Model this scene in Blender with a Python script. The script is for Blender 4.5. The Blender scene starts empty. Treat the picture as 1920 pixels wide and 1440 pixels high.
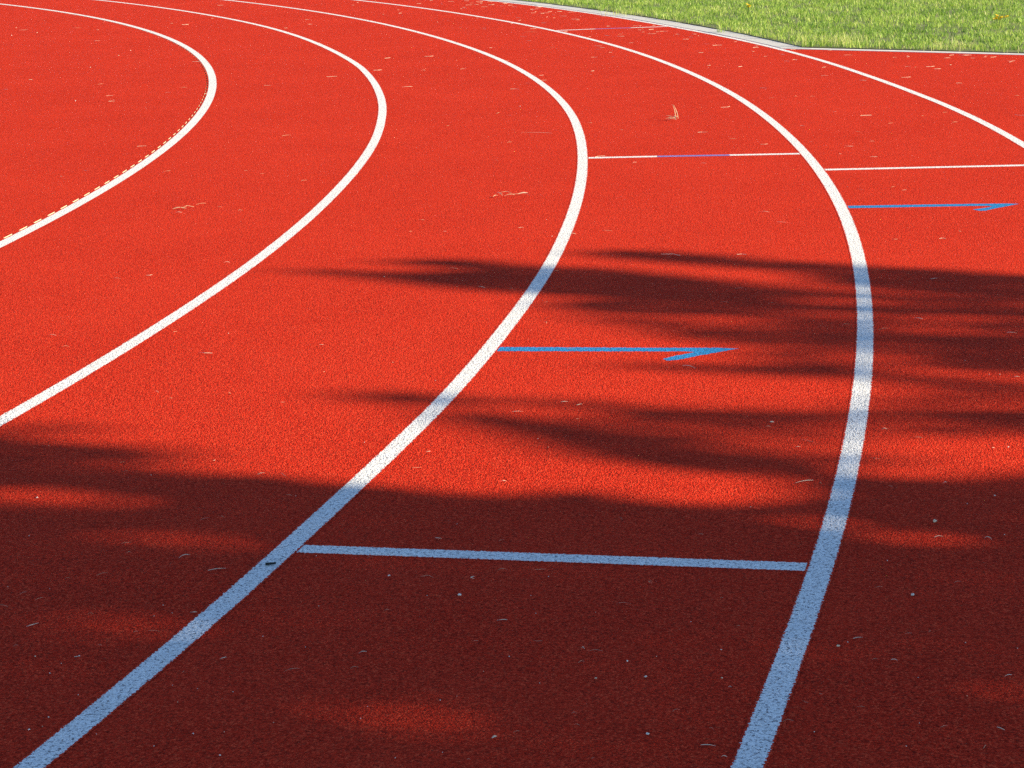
import bpy, bmesh, math, random
import numpy as np
from mathutils import Matrix, Vector, noise as mnoise
from mathutils.geometry import tessellate_polygon

# ------------------------------------------------------------------ the place, in metres (x right, y ahead, z up)
CX, CY = -28.6619, 11.8432            # centre of the bend
# lane lines: radius, first angle (deg), painter's wobble every 2 degrees
ARROW_NEAR = [(-0.0815,6.3638),(0.4867,6.3081),(0.5726,6.3002),(0.5938,6.287),(0.5702,6.2743),(0.5227,6.2416),(0.4838,6.2049),(0.497,6.1783),
    (0.5283,6.1864),(0.6012,6.2382),(0.6745,6.2834),(0.7415,6.3254),(0.6723,6.3439),(0.4907,6.3591),(-0.0696,6.4238)]
ARROW_FAR = [(1.5371,9.0525),(2.0163,9.0443),(2.1853,9.0372),(2.2062,9.0223),(2.1915,9.0015),(2.1399,8.9676),(2.1011,8.9458),(2.1248,8.9026),
    (2.1468,8.9042),(2.212,8.9657),(2.278,9.0174),(2.3457,9.0742),(2.2958,9.0901),(2.1997,9.0982),(2.0299,9.1068),(1.5486,9.1212)]
TWIG = (-0.5554,4.2944)
LANES = [(26.6574,-8.0,[0.011,-0.0037,-0.0022,-0.0021,0.0021,-0.0005,0.0016,-0.0,-0.0006,0.0046,0.0151,0.0205,0.0206,0.0167,0.0088,0.0019,0.0016,
    0.0049,0.0113,0.0269,0.0564,0.0945,0.1355]),
    (27.8774,-14.0,[-0.0003,0.0073,0.0092,0.0118,0.0032,-0.007,-0.0039,0.0029,-0.0006,0.0041,-0.0012,0.001,0.0073,-0.0179,-0.0309,-0.0242,-0.0121,
    -0.0047,-0.0097,-0.0193,-0.0223,-0.013,0.0091,0.0396,0.0741]),
    (29.0974,-18.0,[-0.0042,-0.0016,-0.0033,0.0092,0.0053,0.0029,-0.0078,-0.0126,-0.0108,-0.0016,0.0091,0.0094,0.0038,-0.0037,-0.0108,-0.0214,-0.0336,
    -0.04,-0.0408,-0.0386,-0.0347,-0.029,-0.022,-0.0139,-0.0054,0.0033]),
    (30.3174,-18.0,[0.0052,-0.0024,0.0025,0.0027,0.0015,0.0016,-0.0003,-0.0062,-0.0115,-0.014,-0.0098,-0.0024,0.0023,0.0084,0.0176,0.0217,0.0149,
    0.0033,-0.0071,-0.0131,-0.0137,-0.0104,-0.0047,0.0023,0.0093]),
    (31.5374,-2.0,[-0.0037,0.0221,0.0233,-0.0,0.0054,0.0416,0.053,0.0411,-0.0012,-0.0355,-0.038,-0.0169,0.0084,0.0139,-0.0235])]
SHADE = [(0.01,[(-2.672,5.161),(-1.392,5.207),(-1.234,5.145),(-1.005,5.064),(-0.884,5.036),(-0.645,4.999),(-0.435,4.913),(-0.256,4.845),
    (-0.086,4.78),(0.081,4.795),(0.138,4.818),(0.298,4.735),(0.341,4.697),(0.473,4.654),(0.638,4.668),(0.709,4.733),(0.718,4.845),(0.814,4.898),
    (0.883,4.884),(1.054,4.834),(1.17,4.854),(1.302,4.881),(1.747,4.868),(3.632,4.748),(1.312,1.5),(-1.11,1.563)]),(0.05,[(-1.857,5.494),
    (-1.45,5.446),(-1.35,5.405),(-1.204,5.35),(-1.048,5.306),(-0.896,5.273),(-0.877,5.246),(-1.035,5.232),(-1.145,5.199),(-1.292,5.149),
    (-1.725,5.068)]),(0.35,[(-1.477,5.555),(-1.25,5.572),(-1.117,5.521),(-1.227,5.462),(-1.454,5.463),(-1.609,5.475)]),(0.33,[(-1.178,5.222),
    (-1.017,5.21),(-0.904,5.14),(-0.85,5.067),(-1.051,5.082),(-1.193,5.152)]),(0.75,[(-1.063,5.229),(-0.917,5.218),(-0.773,5.121),(-0.762,5.041),
    (-0.939,5.093)]),(0.12,[(0.32,8.14),(0.59,8.096),(0.892,7.931),(1.094,7.771),(1.232,7.766),(1.423,7.656),(1.708,7.559),(1.945,7.417),
    (5.194,6.937),(4.922,6.556),(1.836,6.986),(1.624,7.064),(1.452,7.168),(1.346,7.228),(1.2,7.303),(1.071,7.608),(0.866,7.696),(0.573,7.863),
    (0.332,8.007)]),(0.3,[(1.02,7.233),(1.152,7.249),(1.262,7.198),(1.405,7.125),(1.236,7.048),(1.052,7.105)]),(0.4,[(1.465,7.335),(1.656,7.295),
    (1.643,7.236),(1.454,7.276)]),(0.06,[(-0.886,7.868),(-0.763,7.821),(-0.556,7.776),(-0.347,7.72),(-0.222,7.75),(-0.075,7.845),(0.103,7.792),
    (0.346,7.754),(0.596,7.585),(0.837,7.433),(1.026,7.282),(1.023,7.033),(1.224,6.975),(1.204,6.86),(0.986,6.908),(0.784,6.956),(0.642,7.071),
    (0.32,7.18),(0.094,7.261),(-0.113,7.342),(-0.37,7.511),(-0.548,7.656),(-0.757,7.754),(-0.881,7.812)]),(0.15,[(-0.519,7.975),(-0.337,8.012),
    (-0.184,7.995),(0.01,7.87),(-0.117,7.761),(-0.223,7.806),(-0.352,7.854)]),(0.16,[(0.103,7.108),(0.319,7.161),(0.641,7.053),(0.782,6.938),
    (0.981,6.873),(0.967,6.77),(0.64,6.837),(0.362,6.882),(0.177,6.99)]),(0.45,[(0.081,6.927),(0.304,6.852),(0.544,6.803),(0.54,6.76),
    (0.265,6.804)]),(0.1,[(1.001,7.016),(1.295,6.95),(1.514,6.909),(1.785,6.846),(4.866,6.477),(4.773,6.346),(1.747,6.693),(1.481,6.753),
    (1.267,6.792),(0.984,6.891)]),(0.3,[(1.329,7.133),(1.836,6.986),(4.975,6.629),(4.883,6.501),(1.804,6.862),(1.299,6.968)]),(0.28,[(0.838,6.765),
    (1.008,6.8),(1.442,6.74),(1.397,6.479),(1.149,6.535),(0.818,6.599)]),(0.3,[(1.437,6.672),(1.539,6.679),(1.751,6.65),(4.762,6.331),(4.667,6.199),
    (1.708,6.481),(1.503,6.517)]),(0.5,[(0.302,6.8),(0.561,6.792),(0.774,6.703),(0.8,6.617),(0.621,6.634),(0.352,6.693)]),(0.17,[(0.465,6.608),
    (0.619,6.618),(0.82,6.615),(1.058,6.642),(1.244,6.666),(1.379,6.611),(1.426,6.492),(1.7,6.45),(4.626,6.142),(4.228,5.584),(1.559,5.893),
    (1.423,5.952),(1.138,6.082),(1.173,6.275),(1.007,6.313),(0.791,6.379),(0.605,6.458),(0.46,6.536)]),(0.4,[(1.173,6.275),(1.294,6.19),
    (1.324,6.009),(1.128,6.027),(1.063,6.032),(1.105,6.281)]),(0.45,[(0.788,6.348),(1.107,6.289),(1.084,6.158),(0.761,6.13)]),(0.2,[(0.343,6.153),
    (0.541,6.135),(0.756,6.087),(1.079,6.13),(1.128,6.027),(1.27,5.912),(1.106,5.906),(1.039,5.892),(0.74,5.958),(0.533,6.051),(0.34,6.11)]),(0.4,[
    (1.116,5.959),(1.541,5.822),(4.212,5.561),(4.031,5.307),(1.471,5.546),(1.053,5.611)]),(0.85,[(1.09,5.815),(1.271,5.761),(1.412,5.686),
    (1.245,5.638),(1.067,5.69)]),(0.08,[(-0.533,5.862),(-0.437,5.867),(-0.323,5.851),(-0.176,5.781),(-0.205,5.672),(-0.324,5.682),(-0.429,5.746)]),
    (0.45,[(-0.224,5.779),(-0.001,5.792),(0.22,5.723),(0.295,5.655),(0.293,5.607),(0.061,5.662),(-0.158,5.692)]),(0.2,[(0.248,5.635),(0.341,5.639),
    (0.503,5.602),(0.675,5.564),(0.941,5.518),(1.039,5.534),(1.01,5.375),(0.804,5.392),(0.656,5.403),(0.489,5.439),(0.242,5.517)]),(0.28,[
    (1.043,5.558),(1.227,5.554),(1.459,5.5),(4.004,5.27),(3.847,5.05),(1.393,5.241),(1.21,5.202),(1.081,5.282),(0.998,5.31)]),(0.45,[(1.014,5.398),
    (1.193,5.395),(1.387,5.334),(1.235,5.313),(1.035,5.351)]),(0.5,[(0.242,5.517),(0.489,5.439),(0.655,5.398),(0.646,5.316),(0.418,5.333),
    (0.236,5.392)]),(0.5,[(0.655,5.398),(0.948,5.358),(0.92,5.198),(0.711,5.256),(0.646,5.316)]),(0.07,[(-0.236,5.662),(-0.16,5.632),(-0.033,5.574),
    (0.097,5.511),(0.237,5.397),(0.418,5.333),(0.568,5.289),(0.663,5.218),(0.735,5.109),(0.847,5.011),(0.878,4.95),(0.826,4.888),(0.613,4.903),
    (0.392,5.0),(0.321,5.045),(0.206,5.113),(0.09,5.193),(-0.03,5.368),(-0.157,5.468),(-0.249,5.579)]),(0.5,[(0.55,5.248),(0.664,5.223),
    (0.772,5.168),(0.861,5.099),(0.808,5.033),(0.676,5.093),(0.541,5.164)]),(0.35,[(0.758,5.274),(0.867,5.223),(0.896,5.138),(0.772,5.168)]),(0.4,[
    (0.898,5.066),(1.037,5.056),(1.112,5.011),(1.022,4.978),(0.885,4.988)]),(0.68,[(-0.941,4.778),(-0.952,4.75),(-0.997,4.736),(-1.068,4.737),
    (-1.155,4.753),(-1.246,4.782),(-1.327,4.82),(-1.386,4.861),(-1.413,4.899),(-1.403,4.929),(-1.358,4.944),(-1.284,4.943),(-1.193,4.926),
    (-1.1,4.895),(-1.02,4.856),(-0.964,4.815)]),(0.61,[(-0.583,4.454),(-0.594,4.435),(-0.629,4.424),(-0.683,4.423),(-0.749,4.433),(-0.817,4.452),
    (-0.876,4.477),(-0.917,4.504),(-0.935,4.53),(-0.926,4.55),(-0.89,4.562),(-0.834,4.562),(-0.767,4.552),(-0.698,4.532),(-0.639,4.507),
    (-0.599,4.479)]),(0.24,[(-0.706,3.955),(-0.712,3.929),(-0.738,3.909),(-0.779,3.897),(-0.83,3.895),(-0.882,3.903),(-0.929,3.92),(-0.963,3.944),
    (-0.979,3.971),(-0.974,3.997),(-0.949,4.018),(-0.907,4.031),(-0.855,4.033),(-0.801,4.025),(-0.754,4.007),(-0.721,3.982)]),(0.23,[(-0.092,3.465),
    (-0.102,3.437),(-0.129,3.415),(-0.17,3.402),(-0.219,3.399),(-0.268,3.407),(-0.31,3.425),(-0.34,3.45),(-0.352,3.479),(-0.345,3.507),(-0.318,3.53),
    (-0.276,3.544),(-0.226,3.547),(-0.175,3.539),(-0.132,3.52),(-0.103,3.494)]),(0.41,[(0.835,4.477),(0.822,4.462),(0.791,4.457),(0.747,4.462),
    (0.697,4.479),(0.647,4.503),(0.606,4.531),(0.579,4.56),(0.571,4.584),(0.584,4.601),(0.616,4.606),(0.661,4.6),(0.713,4.583),(0.763,4.558),
    (0.803,4.529),(0.829,4.501)]),(0.33,[(1.032,4.348),(1.019,4.333),(0.989,4.328),(0.946,4.334),(0.898,4.349),(0.85,4.372),(0.811,4.399),
    (0.786,4.426),(0.78,4.449),(0.793,4.465),(0.824,4.47),(0.868,4.464),(0.917,4.448),(0.965,4.425),(1.003,4.397),(1.027,4.37)]),(0.34,[
    (0.394,4.326),(0.383,4.314),(0.357,4.308),(0.317,4.307),(0.271,4.311),(0.225,4.321),(0.186,4.334),(0.16,4.349),(0.152,4.364),(0.161,4.375),
    (0.188,4.382),(0.228,4.383),(0.275,4.378),(0.322,4.368),(0.36,4.355),(0.386,4.34)]),(0.38,[(0.672,3.68),(0.66,3.659),(0.635,3.647),(0.601,3.645),
    (0.563,3.653),(0.525,3.67),(0.494,3.694),(0.474,3.721),(0.47,3.748),(0.48,3.769),(0.505,3.782),(0.541,3.784),(0.581,3.776),(0.619,3.758),
    (0.65,3.733),(0.668,3.706)]),(0.38,[(1.026,3.494),(1.014,3.478),(0.991,3.467),(0.959,3.463),(0.923,3.466),(0.889,3.476),(0.862,3.491),
    (0.846,3.509),(0.843,3.528),(0.854,3.545),(0.877,3.556),(0.91,3.56),(0.946,3.557),(0.98,3.547),(1.008,3.531),(1.023,3.513)]),(0.22,[
    (1.149,4.053),(1.133,4.024),(1.102,4.0),(1.062,3.986),(1.018,3.983),(0.976,3.991),(0.944,4.01),(0.925,4.036),(0.923,4.067),(0.938,4.097),
    (0.969,4.122),(1.01,4.137),(1.056,4.14),(1.098,4.131),(1.131,4.112),(1.149,4.084)]),(0.19,[(-0.988,4.476),(-0.995,4.452),(-1.024,4.434),
    (-1.07,4.424),(-1.127,4.423),(-1.186,4.432),(-1.239,4.448),(-1.277,4.471),(-1.295,4.496),(-1.289,4.519),(-1.261,4.538),(-1.214,4.549),
    (-1.156,4.55),(-1.095,4.541),(-1.042,4.523),(-1.004,4.501)]),(0.12,[(0.377,3.299),(0.359,3.281),(0.313,3.267),(0.245,3.26),(0.165,3.26),
    (0.086,3.268),(0.019,3.282),(-0.026,3.3),(-0.042,3.32),(-0.026,3.339),(0.02,3.353),(0.089,3.36),(0.171,3.36),(0.252,3.352),(0.319,3.338),
    (0.363,3.319)])]
STRAWS = [(-4.646,22.0,0.1,'s'),(-5.188,21.843,0.08,'s'),(-4.052,20.062,0.082,'s'),(-3.148,15.637,0.05,'s'),(-3.824,15.374,0.054,'t'),
    (-2.446,15.25,0.055,'s'),(-2.291,10.81,0.045,'s'),(-2.378,10.604,0.02,'s'),(-1.833,10.722,0.034,'s'),(-1.396,10.671,0.039,'s'),
    (-1.3,10.545,0.024,'s'),(-1.051,10.255,0.028,'s'),(-1.341,12.158,0.049,'s'),(-1.551,9.321,0.034,'t'),(-1.265,9.34,0.025,'s'),
    (-1.378,9.459,0.022,'s'),(-1.482,9.564,0.052,'s'),(-0.73,14.936,0.067,'t'),(-0.365,12.46,0.022,'s'),(0.025,12.951,0.029,'s'),
    (-0.05,13.114,0.041,'s'),(-0.341,16.257,0.036,'s'),(-0.662,16.223,0.036,'s'),(0.182,12.048,0.162,'s'),(0.014,11.62,0.031,'s'),
    (-0.057,10.867,0.024,'s'),(-0.395,8.964,0.032,'s'),(0.054,8.706,0.02,'s'),(-0.282,8.647,0.023,'s'),(-0.43,8.656,0.016,'s'),
    (0.427,8.57,0.039,'s'),(0.274,8.513,0.031,'t'),(0.682,10.664,0.024,'s'),(0.522,12.48,0.045,'s'),(0.694,12.091,0.022,'s'),
    (0.267,20.023,0.125,'s'),(0.427,18.165,0.041,'s'),(1.312,11.567,0.042,'s'),(1.045,10.596,0.024,'s'),(1.911,11.142,0.046,'t'),
    (2.072,11.323,0.031,'s'),(1.969,10.696,0.039,'t'),(1.872,9.635,0.018,'s'),(1.904,9.528,0.022,'s'),(1.704,9.584,0.026,'s'),
    (1.913,8.379,0.019,'s'),(1.163,8.985,0.045,'s'),(1.202,8.706,0.036,'s'),(2.496,15.768,0.043,'t'),(2.398,15.1,0.057,'s'),(2.093,13.702,0.037,'s'),
    (1.981,13.724,0.025,'s'),(2.598,12.485,0.023,'s'),(2.767,12.627,0.029,'s'),(2.333,12.143,0.033,'s'),(2.717,12.121,0.045,'s'),
    (2.069,11.771,0.027,'s'),(2.099,12.799,0.023,'s'),(3.243,14.366,0.046,'t'),(3.585,16.327,0.06,'t'),(3.18,16.473,0.06,'s'),
    (2.852,16.769,0.076,'s'),(3.182,15.612,0.028,'s'),(3.438,13.493,0.031,'s'),(1.608,8.223,0.03,'s'),(1.807,8.22,0.03,'t'),(1.809,13.668,0.031,'s'),
    (1.809,10.827,0.015,'s'),(1.73,11.363,0.015,'s'),(-1.426,7.78,0.032,'t'),(-1.543,7.728,0.036,'s'),(-1.152,8.019,0.026,'s'),
    (-1.581,6.729,0.028,'s'),(-1.008,6.412,0.053,'t'),(-1.027,5.825,0.011,'s'),(-0.857,5.868,0.008,'s'),(-0.683,5.75,0.013,'s'),
    (-1.084,5.904,0.014,'s'),(-0.633,6.498,0.015,'s'),(-0.591,6.12,0.008,'s'),(-1.497,6.546,0.024,'s'),(-1.16,6.744,0.012,'s'),
    (-0.803,5.148,0.007,'s'),(-1.048,5.146,0.01,'s'),(-1.023,5.057,0.012,'s'),(-0.661,5.015,0.019,'s'),(-0.604,5.002,0.028,'s'),
    (-0.569,4.822,0.018,'s'),(-0.106,7.401,0.027,'t'),(0.007,7.356,0.03,'s'),(-0.223,7.784,0.039,'s'),(0.132,7.108,0.023,'s'),
    (0.121,6.761,0.022,'s'),(0.2,6.352,0.046,'s'),(0.153,5.685,0.021,'t'),(0.196,5.651,0.015,'t'),(0.014,5.586,0.031,'s'),(0.185,5.494,0.01,'s'),
    (-0.255,5.041,0.023,'s'),(-0.028,4.898,0.016,'s'),(-0.23,5.19,0.01,'s'),(0.183,7.684,0.028,'s'),(1.599,7.389,0.031,'t'),(0.77,7.037,0.029,'s'),
    (0.854,7.29,0.033,'s'),(1.402,6.704,0.028,'t'),(1.138,6.634,0.031,'s'),(1.254,6.554,0.03,'s'),(1.66,6.456,0.03,'t'),(0.556,6.082,0.039,'t'),
    (0.729,5.416,0.012,'m'),(0.711,5.367,0.015,'s'),(0.798,5.216,0.044,'s'),(0.765,5.158,0.012,'s'),(1.026,5.315,0.015,'t'),(1.104,5.228,0.02,'s'),
    (1.277,5.11,0.01,'t'),(0.736,4.846,0.05,'t'),(0.774,4.828,0.009,'s'),(0.944,4.79,0.01,'s'),(1.084,4.806,0.01,'t'),(0.949,5.039,0.029,'s'),
    (1.53,5.867,0.016,'t'),(-1.004,4.233,0.011,'s'),(-0.93,4.254,0.025,'s'),(-0.675,4.272,0.037,'t'),(-1.082,4.142,0.015,'s'),
    (-1.017,3.947,0.023,'t'),(-1.107,4.065,0.024,'s'),(-1.039,4.105,0.016,'s'),(-0.764,4.366,0.026,'t'),(-0.756,4.641,0.022,'s'),
    (-0.714,4.652,0.011,'s'),(-0.916,4.471,0.021,'s'),(-0.896,4.397,0.013,'s'),(-0.907,4.003,0.012,'s'),(-0.753,3.892,0.023,'s'),
    (-0.791,3.894,0.011,'s'),(-0.852,3.823,0.01,'s'),(-1.024,3.828,0.011,'s'),(-0.589,3.739,0.014,'t'),(-0.445,3.669,0.032,'s'),
    (-0.887,3.763,0.009,'t'),(-0.687,4.001,0.013,'t'),(-0.656,3.665,0.005,'s'),(-0.196,4.193,0.034,'s'),(-0.096,4.181,0.018,'t'),
    (-0.274,3.985,0.016,'s'),(-0.029,4.229,0.022,'s'),(0.053,4.226,0.028,'s'),(-0.181,4.455,0.014,'t'),(-0.033,4.429,0.012,'s'),
    (0.254,4.573,0.01,'s'),(0.294,4.128,0.023,'s'),(0.228,4.0,0.03,'s'),(-0.031,3.916,0.022,'t'),(-0.311,3.753,0.016,'t'),(0.041,3.794,0.016,'s'),
    (-0.085,3.802,0.012,'s'),(0.155,3.733,0.029,'s'),(0.131,3.749,0.006,'t'),(-0.045,3.332,0.01,'m'),(-0.005,3.353,0.011,'s'),(0.102,3.43,0.01,'s'),
    (0.291,3.433,0.012,'s'),(0.105,3.378,0.01,'s'),(-0.321,3.672,0.018,'s'),(-0.333,4.33,0.012,'s'),(0.125,3.677,0.011,'s'),(0.128,3.234,0.008,'s'),
    (-0.09,3.241,0.007,'s'),(1.091,4.372,0.018,'t'),(0.98,4.392,0.019,'t'),(0.434,4.445,0.013,'s'),(0.438,4.02,0.008,'s'),(0.958,4.087,0.016,'s'),
    (0.792,3.793,0.015,'s'),(0.686,3.775,0.018,'t'),(0.701,3.661,0.011,'s'),(0.737,3.654,0.014,'t'),(0.837,3.8,0.007,'s'),(0.938,3.565,0.016,'t'),
    (0.866,3.324,0.015,'t'),(0.335,3.279,0.027,'t'),(0.358,3.23,0.01,'t'),(0.49,3.378,0.018,'s'),(0.568,3.497,0.01,'s'),(0.402,3.537,0.006,'t'),
    (0.782,4.065,0.016,'s'),(0.632,3.431,0.014,'s'),(0.534,3.461,0.01,'s'),(0.347,3.347,0.011,'s'),(0.766,3.337,0.017,'s'),(0.819,3.247,0.013,'s'),
    (0.455,3.852,0.008,'s')]
STONES = [(-5.133,21.085,0.017,'p'),(-4.938,21.396,0.018,'p'),(-3.099,14.462,0.012,'p'),(-3.485,18.818,0.015,'p'),(-3.525,17.134,0.014,'p'),
    (-3.498,18.289,0.015,'p'),(0.185,8.479,0.007,'p'),(0.093,13.482,0.011,'p'),(-1.211,4.849,0.006,'P'),(-1.288,5.335,0.004,'p'),
    (-0.971,6.706,0.005,'p'),(-0.952,5.028,0.004,'p'),(-0.551,4.818,0.004,'p'),(-0.381,6.232,0.005,'p'),(0.068,5.299,0.004,'p'),
    (-0.49,7.657,0.006,'p'),(-0.236,5.979,0.004,'p'),(0.095,5.212,0.004,'p'),(-0.41,5.3,0.004,'p'),(1.321,5.121,0.005,'P'),(1.425,6.094,0.005,'p'),
    (1.489,5.908,0.006,'p'),(1.184,4.699,0.005,'P'),(1.102,4.638,0.004,'p'),(0.575,4.648,0.004,'p'),(0.927,7.011,0.005,'p'),(1.457,5.911,0.004,'p'),
    (-1.161,4.543,0.004,'p'),(-0.76,4.051,0.004,'p'),(-0.423,4.026,0.004,'p'),(-0.523,3.856,0.004,'p'),(-0.769,3.987,0.003,'p'),
    (-0.733,4.004,0.003,'p'),(-0.972,3.772,0.004,'P'),(-0.883,3.769,0.004,'P'),(-0.923,3.682,0.004,'p'),(-0.902,3.412,0.005,'P'),
    (-0.88,3.425,0.003,'p'),(-0.844,3.57,0.004,'p'),(-0.773,3.386,0.003,'p'),(-0.595,3.379,0.004,'P'),(-0.539,3.384,0.003,'p'),
    (-0.547,3.569,0.003,'p'),(-0.618,3.588,0.003,'p'),(-0.669,3.608,0.003,'p'),(-0.646,3.525,0.003,'p'),(-0.533,3.283,0.004,'P'),
    (-0.429,3.792,0.003,'p'),(-0.458,4.353,0.004,'p'),(-1.127,4.189,0.004,'p'),(-1.03,4.169,0.003,'p'),(-0.878,3.467,0.004,'P'),
    (-0.911,3.732,0.003,'p'),(-0.453,3.421,0.003,'p'),(-0.658,3.328,0.004,'p'),(-0.283,4.207,0.007,'P'),(-0.123,4.075,0.009,'P'),
    (0.15,3.598,0.005,'P'),(0.246,3.6,0.006,'P'),(0.231,3.335,0.007,'P'),(0.216,3.681,0.005,'P'),(0.166,3.954,0.003,'p'),(0.04,3.955,0.003,'p'),
    (0.031,4.063,0.003,'p'),(-0.017,3.719,0.004,'p'),(0.275,3.703,0.003,'p'),(-0.139,4.565,0.003,'p'),(-0.293,3.431,0.004,'p'),
    (-0.148,3.508,0.004,'p'),(-0.117,3.525,0.003,'p'),(-0.22,3.257,0.003,'p'),(0.041,3.581,0.003,'p'),(-0.284,3.485,0.003,'p'),
    (-0.067,3.644,0.003,'p'),(0.072,4.18,0.004,'p'),(-0.137,3.276,0.003,'p'),(-0.193,4.077,0.003,'p'),(0.996,4.509,0.012,'P'),
    (0.845,4.017,0.009,'P'),(0.833,4.24,0.004,'p'),(0.663,3.757,0.004,'p'),(0.641,3.737,0.007,'P'),(0.896,3.741,0.004,'p'),(0.531,3.33,0.003,'p'),
    (0.406,3.73,0.004,'P'),(0.392,3.586,0.004,'P'),(0.991,3.705,0.003,'p'),(0.766,3.568,0.003,'p'),(0.683,3.261,0.003,'p'),(0.839,3.476,0.003,'p'),
    (0.36,3.888,0.003,'p'),(0.726,3.358,0.003,'p'),(1.135,4.401,0.004,'p')]
sc = bpy.context.scene
RAD = math.radians
random.seed(11)
rng = np.random.default_rng(11)

SUN_EL, SUN_AZ = RAD(24.0), math.atan2(-0.2, 1.0)          # azimuth from +x
SUN = Vector((math.cos(SUN_EL) * math.cos(SUN_AZ), math.cos(SUN_EL) * math.sin(SUN_AZ), math.sin(SUN_EL)))


def pol(r, deg):
    a = RAD(deg)
    return (CX + r * math.cos(a), CY + r * math.sin(a))


# ------------------------------------------------------------------ materials
def new_mat(name):
    m = bpy.data.materials.new(name)
    m.use_nodes = True
    nt = m.node_tree
    nt.nodes.clear()
    out = nt.nodes.new('ShaderNodeOutputMaterial')
    return m, nt, out


class NB:
    """tiny node helper"""
    def __init__(self, nt):
        self.nt = nt

    def n(self, typ, **kw):
        nd = self.nt.nodes.new(typ)
        for k, v in kw.items():
            setattr(nd, k, v)
        return nd

    def l(self, a, b):
        self.nt.links.new(a, b)

    def math(self, op, a, b=None, c=None, clamp=False):
        nd = self.n('ShaderNodeMath', operation=op)
        nd.use_clamp = clamp
        for i, v in enumerate((a, b, c)):
            if v is None:
                continue
            if isinstance(v, (int, float)):
                nd.inputs[i].default_value = v
            else:
                self.l(v, nd.inputs[i])
        return nd.outputs[0]

    def mix(self, f, a, b):
        nd = self.n('ShaderNodeMix', data_type='RGBA')
        for s, v in ((nd.inputs[0], f), (nd.inputs[6], a), (nd.inputs[7], b)):
            if isinstance(v, (int, float)):
                s.default_value = v
            elif isinstance(v, tuple):
                s.default_value = (*v, 1)
            else:
                self.l(v, s)
        return nd.outputs[2]

    def ramp(self, f, p0, p1):
        nd = self.n('ShaderNodeMapRange')
        nd.inputs['From Min'].default_value = p0
        nd.inputs['From Max'].default_value = p1
        self.l(f, nd.inputs['Value'])
        return nd.outputs['Result']

    def noise(self, vec, scale, detail=2.0, rough=0.5):
        nd = self.n('ShaderNodeTexNoise')
        nd.inputs['Scale'].default_value = scale
        nd.inputs['Detail'].default_value = detail
        nd.inputs['Roughness'].default_value = rough
        self.l(vec, nd.inputs['Vector'])
        return nd.outputs['Fac']


RED_A = (0.64, 0.036, 0.0145)
RED_B = (0.43, 0.019, 0.007)
RED_C = (0.74, 0.075, 0.030)


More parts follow.
